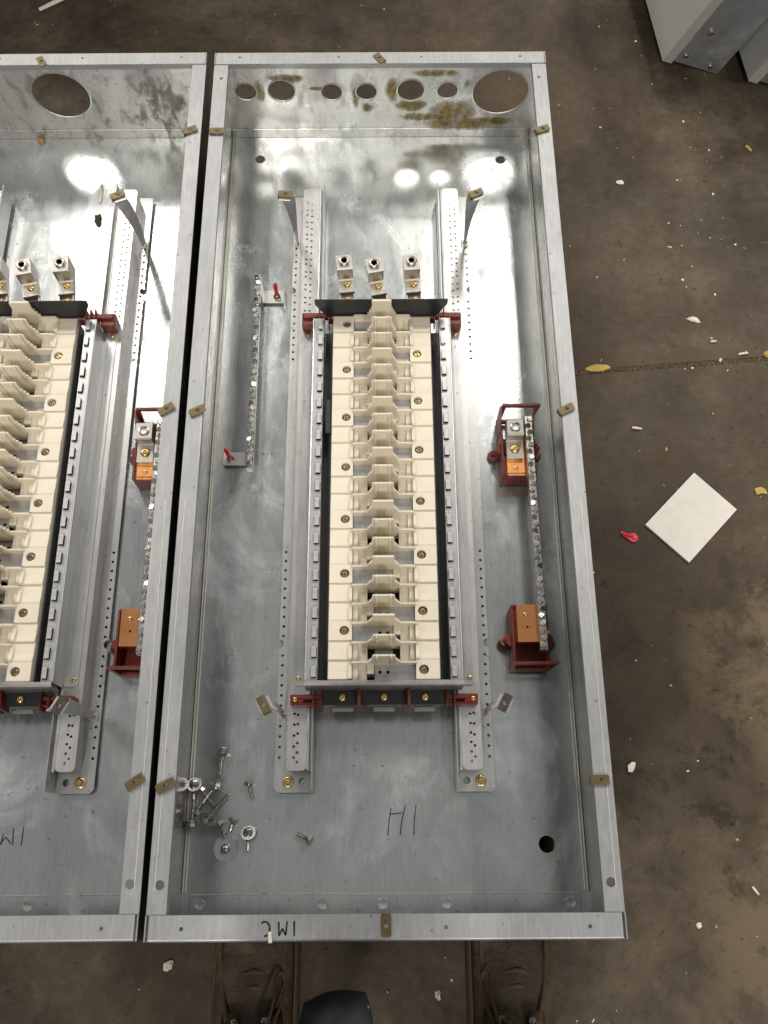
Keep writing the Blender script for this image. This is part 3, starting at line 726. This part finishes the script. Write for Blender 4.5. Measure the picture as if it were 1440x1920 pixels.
bolt_thing(-.2155, .1725, -.2330, .1500, 'loose bolt lying diagonally across the middle of the heap', washer=.0078, hz=.0080)
bolt_thing(-.2255, .1300, -.1990, .1625, 'longest loose bolt of the heap, pointing away to the right', rs=.0030, hexr=.0062, washer=.0098, hz=.0090, tilt=-45)
bolt_thing(-.2441, .1265, -.2434, .1570, 'loose bolt with round head nearest the viewer, along the enclosure side wall', washer=.0075, hz=.0078)
bolt_thing(-.1742, .1735, -.1690, .1555, 'short hex bolt lying alone between the heap and the rail end', hexr=.0064)
bolt_thing(-.2085, .1250, -.2010, .1105, 'dark hex bolt touching the big flat washer', hexr=.0072, rs=.0034)
bolt_thing(-.1925, .1290, -.1960, .1160, 'small hex bolt beside the big flat washer, head away from viewer', hexr=.0060)
bolt_thing(-.1722, .1155, -.1717, .0930, 'loose bolt with tilted ring washer standing apart to the right of the big flat washer', washer=.0096, tilt=52, hz=.009, wmat='steel')
bolt_thing(-.0965, .1070, -.1110, .1142, 'single hex bolt lying farthest right, alone on the back plate', hexr=.0066, rs=.0032)
t = thing('flat_washer', (-.2005, .0965, .0016), 0, 'big flat round washer with a screw through its middle, on the enclosure back', 'washer')
MB().lathe([(.0035, 0), (.0158, 0), (.0160, .0006), (.0156, .0013), (.0035, .0013), (.0035, 0)], 36).obj('disc', 'bluegalv', t, True)
MB().lathe([(.0062, .0013), (.0060, .0030), (.0040, .0056), (.0016, .0066), (0, .0067)], 16).obj('screw_head', 'steel', t, True)

bolt_thing(-.2330, .1660, -.2140, .1440, 'plain headless-looking bolt crossing under the diagonal bolt in the heap', rs=.0026, hexr=.0042)
bolt_thing(-.2500+.012, .1420, -.2290, .1600, 'short dark bolt wedged in the heap beside the side wall', rs=.0026, hexr=.0052)

# ------------------------------------------------------------------ unseen timber skids added under the boxes, laid lengthwise to block side light
for x, lb in ((.232, 'added timber skid under the right side of the enclosure with six small knockouts'), (-.232, 'added timber skid under the left side of the enclosure with six small knockouts'),
              (-.283, 'added timber skid under the right side of the cut-off enclosure'), (-.745, 'added timber skid under the far left side of the cut-off enclosure')):
    tag(MB().box(x-.017, x+.017, .03, 1.215, FZ+.0005, -.0005, .003).obj('added_timber_skid', 'wood'), lb, 'timber', 'added timber skids under the enclosures')

# ------------------------------------------------------------------ things on the floor
z0 = FZ+.0008
def flat_thing(name, pts, th, mat, label, cat, bumpz=0):
    cx = sum(p[0] for p in pts)/len(pts); cy = sum(p[1] for p in pts)/len(pts)
    m = MB(); m.plate([[(a-cx, b-cy) for a, b in pts]], 0, th)
    return tag(m.obj(name, mat, None, False, (cx, cy, z0)), label, cat)
flat_thing('white_card', [(.4622, .5006), (.5465, .586), (.4885, .6486), (.4027, .5622)], .0032, 'card', 'blank white rectangular card lying on the dark concrete', 'card')
def lump(name, x, y, sx, sy, sz, mat, label, cat, rz=0, seed=1, irregular=.25, group=None):
    rnd = random.Random(seed); b = bmesh.new(); bmesh.ops.create_icosphere(b, subdivisions=2, radius=1)
    for v in b.verts:
        k = 1+rnd.uniform(-irregular, irregular); v.co = Vector((v.co.x*sx*k, v.co.y*sy*k, max(v.co.z, -.15)*sz*k))
    m = MB(); m.bm(b, T(0, 0, .15*sz, rz)); return tag(m.obj(name, mat, None, False, (x, y, FZ+.0004)), label, cat, group)
pk = [(.3640, .5500), (.3660, .5525), (.3690, .5500), (.3740, .5470), (.3800, .5490), (.3860, .5480), (.3895, .5430), (.3885, .5375), (.3840, .5345), (.3790, .5355), (.3740, .5400), (.3680, .5440)]
cx, cy = .377, .543
m = MB(); m.plate([[(a-cx, b-cy) for a, b in pk]], 0, .0022)
m.lathe([(.0048, .0022), (.0034, .0042), (0, .0046)], 10, T(.0070, -.0015, 0)); m.tube([(-.010, .0060, .0026), (-.004, .003, .0034), (.004, .001, .0040)], .0022, 7)
tag(m.obj('rubber_scrap', 'pink', None, True, (cx, cy, FZ+.0006)), 'small pink-red curled rubber scrap beside the white card', 'scrap')
flat_thing('white_chip', [(.3385, .1960), (.3440, .1950), (.3480, .2010), (.3500, .2080), (.3450, .2090), (.3385, .2040)], .004, 'chip', 'white angular chip on the floor near the bottom right of the enclosure', 'chip')
lump('yellow_lump', .356, .8385, .0200, .0070, .004, 'yellow', 'long yellow paint crumb in the floor joint touching the enclosure side', 'crumb', .08, 3, .12)
lump('yellow_lump', .6400, .8630, .0085, .0060, .004, 'yellow', 'yellow crumb in the floor joint at the right edge of the picture', 'crumb', .1, 5)
flat_thing('yellow_flake', [(.580, .622), (.5905, .6245), (.597, .620), (.5985, .6125), (.590, .6140), (.582, .6110)], .0015, 'yellow', 'ragged yellow flake on the floor right of the white card', 'flake')
lump('plaster_lump', .525, .931, .0110, .0050, .003, 'chip', 'pale plaster crumb on the floor beyond the joint', 'crumb', -.3, 6, .35)
def sliver(x0, y0, x1, y1, r, mat, label, name='sliver', group=None):
    m = MB(); d = Vector((x1-x0, y1-y0, 0)); c = ((x0+x1)/2, (y0+y1)/2, FZ+r+.0003)
    m.tube([-d/2, -d*.1+Vector((d.y*.03, 0, r*.3)), d/2], r, 6, [.8, 1, .6]); return tag(m.obj(name, mat, None, True, c), label, 'scrap', group)
sliver(-.667, 1.647, -.603, 1.690, .0042, 'chip', 'pale stick of cable sheath on the floor at the top left corner', 'cable_scrap')
sliver(-.0230, -.0900, -.0245, -.1300, .0022, 'wood', 'thin wooden stick on the floor between the boots', 'wooden_stick')
sliver(.400, .7285, .4150, .7262, .0024, 'chip', 'cream sliver of plastic on the floor above the white card')
sliver(.547, .8870, .5570, .8880, .0020, 'chip', 'white sliver just beyond the floor joint')
sliver(.5900, .8625, .6060, .8650, .0022, 'chip', 'white sliver lying in the floor joint near the right edge')
sliver(.668, 1.3000, .6760, 1.2880, .0030, 'yellow', 'yellow sliver on the floor below the grey cabinets')
sliver(.4890, .0470, .4960, .0370, .0018, 'chip', 'white splinter on the floor at lower right, left one of two')
sliver(.5440, .0310, .5520, .0220, .0018, 'chip', 'white splinter on the floor at lower right, right one of two')
lump('plaster_crumb', -.2815, -.0430, .0075, .0055, .004, 'chip', 'white crumb on the floor just below the gap between the enclosures', 'crumb', .6, 9, .3)
lump('plaster_crumb', .0665, -.0790, .0040, .0055, .003, 'chip', 'white crumb on the floor between the boots', 'crumb', .2, 10, .3)
lump('plaster_crumb', .4120, .0000, .0040, .0040, .003, 'chip', 'white round crumb on the floor right of the near enclosure corner', 'crumb', .2, 11, .2)
lump('plaster_crumb', .4300, 1.2200, .0060, .0050, .003, 'chip', 'white crumb on the floor right of the big knockout end of the enclosure', 'crumb', .2, 12, .3)

# crumbled joint filler and scattered flecks (uncountable)
rnd = random.Random(21)
def flecks(name, spots, mat, label, cat):
    m = MB()
    for (x, y, s, zz) in spots:
        a = rnd.uniform(0, 6.28); l = s*rnd.uniform(.7, 1.6); q = s*rnd.uniform(.4, .9); h = s*rnd.uniform(.25, .6)
        mt = T(x, y, zz, a)
        m.add([(-l, -q*.6, 0), (l*.8, -q, 0), (l, q*.7, 0), (-l*.7, q, 0), (-l*.5, -q*.3, h), (l*.4, q*.2, h)], [[0, 1, 4], [1, 5, 4], [1, 2, 5], [2, 3, 5], [3, 4, 5], [3, 0, 4]], mt)
    o = m.obj(name, mat); tag(o, label, cat, kind='stuff'); return o
def free(x, y): return not (-.78 < x < .262 and -.01 < y < 1.26)
sp = []
while len(sp) < 120:
    x = rnd.uniform(-.85, .85); y = rnd.uniform(-.15, 1.75)
    if free(x, y): sp.append((x, y, rnd.choice([.0007, .0008, .0010, .0010, .0013, .0018]), FZ+.0003))
for k in range(32):
    x = rnd.gauss(.55, .07); y = rnd.gauss(1.02, .22)
    if free(x, y): sp.append((x, y, rnd.choice([.001, .0014, .002, .0026]), FZ+.0003))
flecks('pale_flecks', sp, 'chip', 'pale flecks of plaster dust scattered over the concrete', 'flecks')
sp = []
for k in range(1600):
    x = rnd.uniform(.28, .82); y = jy(x)+rnd.gauss(0, .0034); sp.append((x, y, rnd.choice([.0008, .0012, .0016, .0022]), FZ-.0030+rnd.uniform(0, .0025)))
M['filler'] = simple('joint_filler', (.125, .090, .048), .9, 0, .5, 400, .4)
flecks('joint_filler', sp, 'filler', 'crumbling ochre filler in the floor joint', 'joint filler')
M['chalk'] = simple('yellow_chip', (.50, .36, .10), .8, 0, .3, 300, .3)
sp = []
for k in range(45):
    x = rnd.uniform(.3, .8); y = rnd.uniform(-.1, 1.5); sp.append((x, y, rnd.choice([.001, .0014, .0022]), FZ+.0003))
flecks('ochre_flecks', sp, 'chalk', 'ochre paint flecks scattered on the floor', 'flecks')

# ------------------------------------------------------------------ leaning grey cabinets at the upper right
def cabinet(V, ln, label):
    e2 = Vector((.38, .03, .92)).normalized(); e3 = Vector((.92, .09, -.38)); e3 = (e3-e2*e3.dot(e2)).normalized(); e1 = e2.cross(e3).normalized()
    if e1.y < 0: e1 = -e1
    mt = Matrix((( e3.x, e1.x, e2.x, V[0]), (e3.y, e1.y, e2.y, V[1]), (e3.z, e1.z, e2.z, V[2]), (0, 0, 0, 1)))
    t = bpy.data.objects.new('grey_cabinet', None); C.objects.link(t); t.matrix_world = mt; tag(t, label, 'cabinet', 'grey cabinets leaning at the upper right')
    MB().box(.004, .125, .0, .45, 0, ln, .0015).obj('body', 'bluegalv', t)
    MB().box(-.004, .0042, -.004, .452, -.003, ln, .0012).obj('cover', 'greypaint', t)
    MB().box(-.0042, .017, -.0042, -.0006, -.003, ln, .0008).obj('cover_lip', 'greypaint', t)
    for x, zz in ((.035, .018), (.098, .012)): inst('screw', pan_head(.0048, .003, 'dullsteel'), t, (x, -.0002, zz), (rad(90), 0, 0))
    inst('button_plug', MB().lathe([(.0065, 0), (.006, .0025), (.003, .0042), (0, .0045)], 14).mesh('button_plug', 'steel', True), t, (.045, -.0002, .075), (rad(90), 0, 0))
    return t
cabinet((.5245, 1.462, -.040), .36, 'painted grey cabinet with blue-grey metal side, leaning, at the top right')
cabinet((.676, 1.412, -.040), .36, 'second grey cabinet mostly cut off by the right edge, beside the first cabinet')

t = thing('grey_cabinet', (-.62, 1.99, FZ), 0, 'added tall grey cabinet, unseen beyond the left enclosure, put there to shade the floor', 'cabinet', 'grey cabinets leaning at the upper right')  # cabinet added out of view, only to shade the floor at upper left
MB().box(-.52, .46, -.20, .20, .0005, .70, .004).obj('body', 'bluegalv', t)
MB().box(-.51, .45, -.203, -.2005, .01, .69, .0006).obj('cover', 'greypaint', t)

# ------------------------------------------------------------------ the person's boots
per = thing('person', (0, -.19, FZ), 0, 'person standing at the near end, only brown leather work boots in view', 'person')
M['seamleather'] = simple('seam_leather', (.10, .068, .038), .6, 0, .35, 120, .5)
def smooth(pts, n=5):
    P = [Vector(p) for p in pts]; P = [P[0]*2-P[1]]+P+[P[-1]*2-P[-2]]; out = []
    for i in range(1, len(P)-2):
        for k in range(n):
            t = k/n; a, b, c, d = P[i-1], P[i], P[i+1], P[i+2]
            out.append(.5*((2*b)+(c-a)*t+(2*a-5*b+4*c-d)*t*t+(3*b-a-3*c+d)*t**3))
    return out+[P[-2]]
def boot(cx, yaw, flip):
    # lofted upper: stations along the foot, y forward (toe)
    st = [(.235, .012, .030, .028), (.225, .028, .040, .045), (.205, .040, .046, .056), (.17, .0465, .049, .064), (.13, .048, .050, .074), (.09, .046, .049, .090), (.055, .042, .048, .112),
          (.025, .040, .046, .135), (-.01, .041, .044, .155), (-.05, .041, .042, .165), (-.075, .034, .038, .165), (-.088, .018, .030, .160)]
    n = 20; vs = []; fs = []
    for (y, wt, wb, h) in st:
        sh = .010*math.sin((y+.08)/.31*math.pi)*(1 if flip else -1)
        for k in range(n):
            a = 2*math.pi*k/n; c, s = math.cos(a), math.sin(a)
            zz = .022+(h-.022)*(.5+.5*s) if s > -.2 else .022
            ww = wb+(wt*.62-wb)*max(0, s)**1.6
            vs.append((sh+ww*math.copysign(abs(c)**.75, c), y, zz+random.uniform(-.0008, .0008)))
    for i in range(len(st)-1):
        for k in range(n):
            a = i*n+k; b = i*n+(k+1) % n; fs.append([a, b, b+n, a+n])
    fs += [list(range(n)), [(len(st)-1)*n+k for k in range(n)][::-1]]
    m = MB(); m.add(vs, fs)
    o = m.obj('boot', 'leather', per, True, (cx, 0, 0), yaw)
    sub = o.modifiers.new('s', 'SUBSURF'); sub.levels = 1; sub.render_levels = 2
    so = []
    for sg in (1, -1):
        for (y, wt, wb, h) in (st if sg > 0 else st[::-1]):
            sh = .010*math.sin((y+.08)/.31*math.pi)*(1 if flip else -1); so.append((sh+sg*(wb+.0055), y))
    MB().plate([so[::-1]], .0005, .022).obj('sole', 'sole', o)
    # raised seams running from the toe to the eyelets, and the welt
    fx = 1 if flip else -1
    for sg in (1, -1):
        pts = []
        for (y, wt, wb, h) in st[2:9]:
            sh = .010*math.sin((y+.08)/.31*math.pi)*fx; pts.append((sh+sg*(wb+.001), y, .028))
        MB().tube(smooth(pts), .0024, 6).obj('welt', 'lace', o, True)
        sm = [(sg*.0370, .215, .0440), (sg*.0400, .185, .0500), (sg*.0395, .160, .0535), (sg*.0365, .135, .0605), (sg*.0315, .113, .0735), (sg*.0260, .096, .0880)]
        MB().tube(smooth([(x+.008*fx, y, z_) for x, y, z_ in sm]), .0032, 8).obj('vamp_seam', 'seamleather', o, True)
    for yy in (.128, .145):
        cr = [(-.030, yy+.006, .0600-.2*(yy-.128)), (-.015, yy-.002, .0700-.25*(yy-.128)), (.004, yy+.001, .0735-.25*(yy-.128)), (.020, yy-.003, .0685-.25*(yy-.128)), (.030, yy+.005, .0600-.2*(yy-.128))]
        MB().tube(smooth([(x+.008*fx, y, z_) for x, y, z_ in cr]), .0030, 8).obj('leather_crease', 'leather', o, True)
    # eyelet flaps, eyelets, laces
    ox = .006*(1 if flip else -1)
    for sg in (1, -1):
        fp = MB()
        fv = []; ff = []
        for i, (y, x0, x1, za, zb) in enumerate(((.104, .014, .033, .0915, .0725), (.085, .013, .036, .1010, .0770), (.060, .013, .037, .1160, .0880), (.03, .013, .036, .1360, .1040))):
            fv += [(ox+sg*x0, y, za), (ox+sg*(x0+x1)/2, y, (za+zb)/2+.0055), (ox+sg*x1, y, zb)]
        for i in range(3):
            for k in range(2): a = i*3+k; ff.append([a, a+1, a+4, a+3])
        fp.add(fv, ff); f = fp.obj('eyelet_flap', 'leather', o, True); so_ = f.modifiers.new('t', 'SOLIDIFY'); so_.thickness = .003; so_.offset = 1
        for y, z_ in ((.096, .0960), (.076, .1080), (.056, .1200), (.036, .1350)):
            e = MB(); e.lathe([(.0028, 0), (.0042, .0004), (.0040, .0014), (.0026, .0012), (.0024, 0)], 12, T(ox+sg*.0175, y, z_+.0025, rx=rad(30), ry=rad(sg*25))); e.obj('eyelet', 'steel', o, True)
    for y, z_ in ((.096, .1010), (.076, .1125), (.056, .1250)):
        MB().tube(smooth([(ox-.0175, y, z_-.001), (ox-.006, y-.005, z_+.0035), (ox+.006, y-.010, z_+.006), (ox+.0175, y-.019, z_+.0095)]), .0019, 6).obj('lace', 'lace', o, True)
    s_ = 1 if not flip else -1
    lp = [(ox+s_*.012, .070, .1180), (ox+s_*.026, .105, .1010), (ox+s_*.030, .138, .0760), (ox+s_*.036, .142, .0690), (ox+s_*.040, .125, .0720), (ox+s_*.032, .100, .0930), (ox+s_*.020, .075, .1160)]
    MB().tube(smooth(lp), .0017, 6).obj('lace', 'lace', o, True)
    return o
boot(-.150, rad(3), False); boot(.143, rad(-3), True)
def trousers():
    m = MB(); n = 16
    for cx in (-.150, .143):
        vs = []; fs = []
        stt = [(cx*1.0, -.045, .135, .066, .075), (cx*.98, -.050, .25, .068, .075), (cx*.93, -.055, .45, .070, .075), (cx*.85, -.065, .62, .080, .090), (cx*.72, -.085, .82, .090, .105), (cx*.62, -.10, .95, .095, .115)]
        for (x, y, z_, rx, ry) in stt:
            for k in range(n):
                a = 2*math.pi*k/n; vs.append((x+rx*math.cos(a), y+ry*math.sin(a), z_))
        for i in range(len(stt)-1):
            for k in range(n): a = i*n+k; b = i*n+(k+1) % n; fs.append([a, b, b+n, a+n])
        fs += [list(range(n))[::-1], [(len(stt)-1)*n+k for k in range(n)]]
        m.add(vs, fs)
    return m.obj('trousers', 'denim', per, True)
trousers()

# rumpled slate cloth between the boots
def cloth():
    rn = random.Random(4); nx, ny = 22, 16; vs = []; fs = []
    from mathutils import noise as nz
    for j in range(ny+1):
        for i in range(nx+1):
            u = i/nx*2-1; v = j/ny*2-1
            # superellipse footprint
            k = max(abs(u), abs(v)); r = math.hypot(u, v) or 1e-6; f = .55*k/r+.45
            x = u*f*.048; y = v*f*.050
            e = 1-min(1, max(abs(u), abs(v)))**4
            h = .020*max(0, e)+.006*nz.noise(Vector((x*40, y*40, .3)))*max(0, e)
            vs.append((x+v*.004, y, max(.0006, h)))
    for j in range(ny):
        for i in range(nx):
            a = j*(nx+1)+i; fs.append([a, a+1, a+nx+2, a+nx+1])
    m = MB(); m.add(vs, fs)
    nb = len(m.v); m.add([(x, y, 0.0001) for x, y, z_ in vs], [f[::-1] for f in fs])
    o = m.obj('slate_cloth', 'cloth', None, True, (-.063, -.124, FZ), .15)
    tag(o, 'dark slate-blue folded cloth on the floor at the bottom edge, beside the left boot', 'cloth')
cloth()

# small leavings inside and on the enclosures
tag(MB().box(-.0020, .0020, -.0055, .0055, 0, .0012, .0004).obj('paper_scrap', 'chip', None, False, (-.1215, .0040, H+.0016), .1), 'tiny cream paper scrap on the near rim by the marker writing', 'scrap')
o = lump('dirt_clod', -.4644, 1.068, .0060, .0120, .003, 'sole', 'dark dirt clod on the back plate of the left enclosure', 'dirt', .2, 14, .35); o.location.z = .0016
o = lump('putty_drip', -.466, 1.122, .0042, .0200, .003, 'chip', 'pale putty drip on the left enclosure back below the large knockout', 'drip', .02, 15, .15); o.location.z = .0016

o = lump('yellow_scrap', -.5790, 1.2340, .0065, .0050, .007, 'yellow', 'small yellow plastic scrap at the foot of the grimy far wall', 'scrap', .1, 18, .1); o.location.z = .0016

# render settings
S.render.engine = 'CYCLES'
S.cycles.max_bounces = 8; S.cycles.glossy_bounces = 6; S.cycles.diffuse_bounces = 3
S.cycles.sample_clamp_indirect = 4.0
S.cycles.caustics_reflective = False; S.cycles.caustics_refractive = False
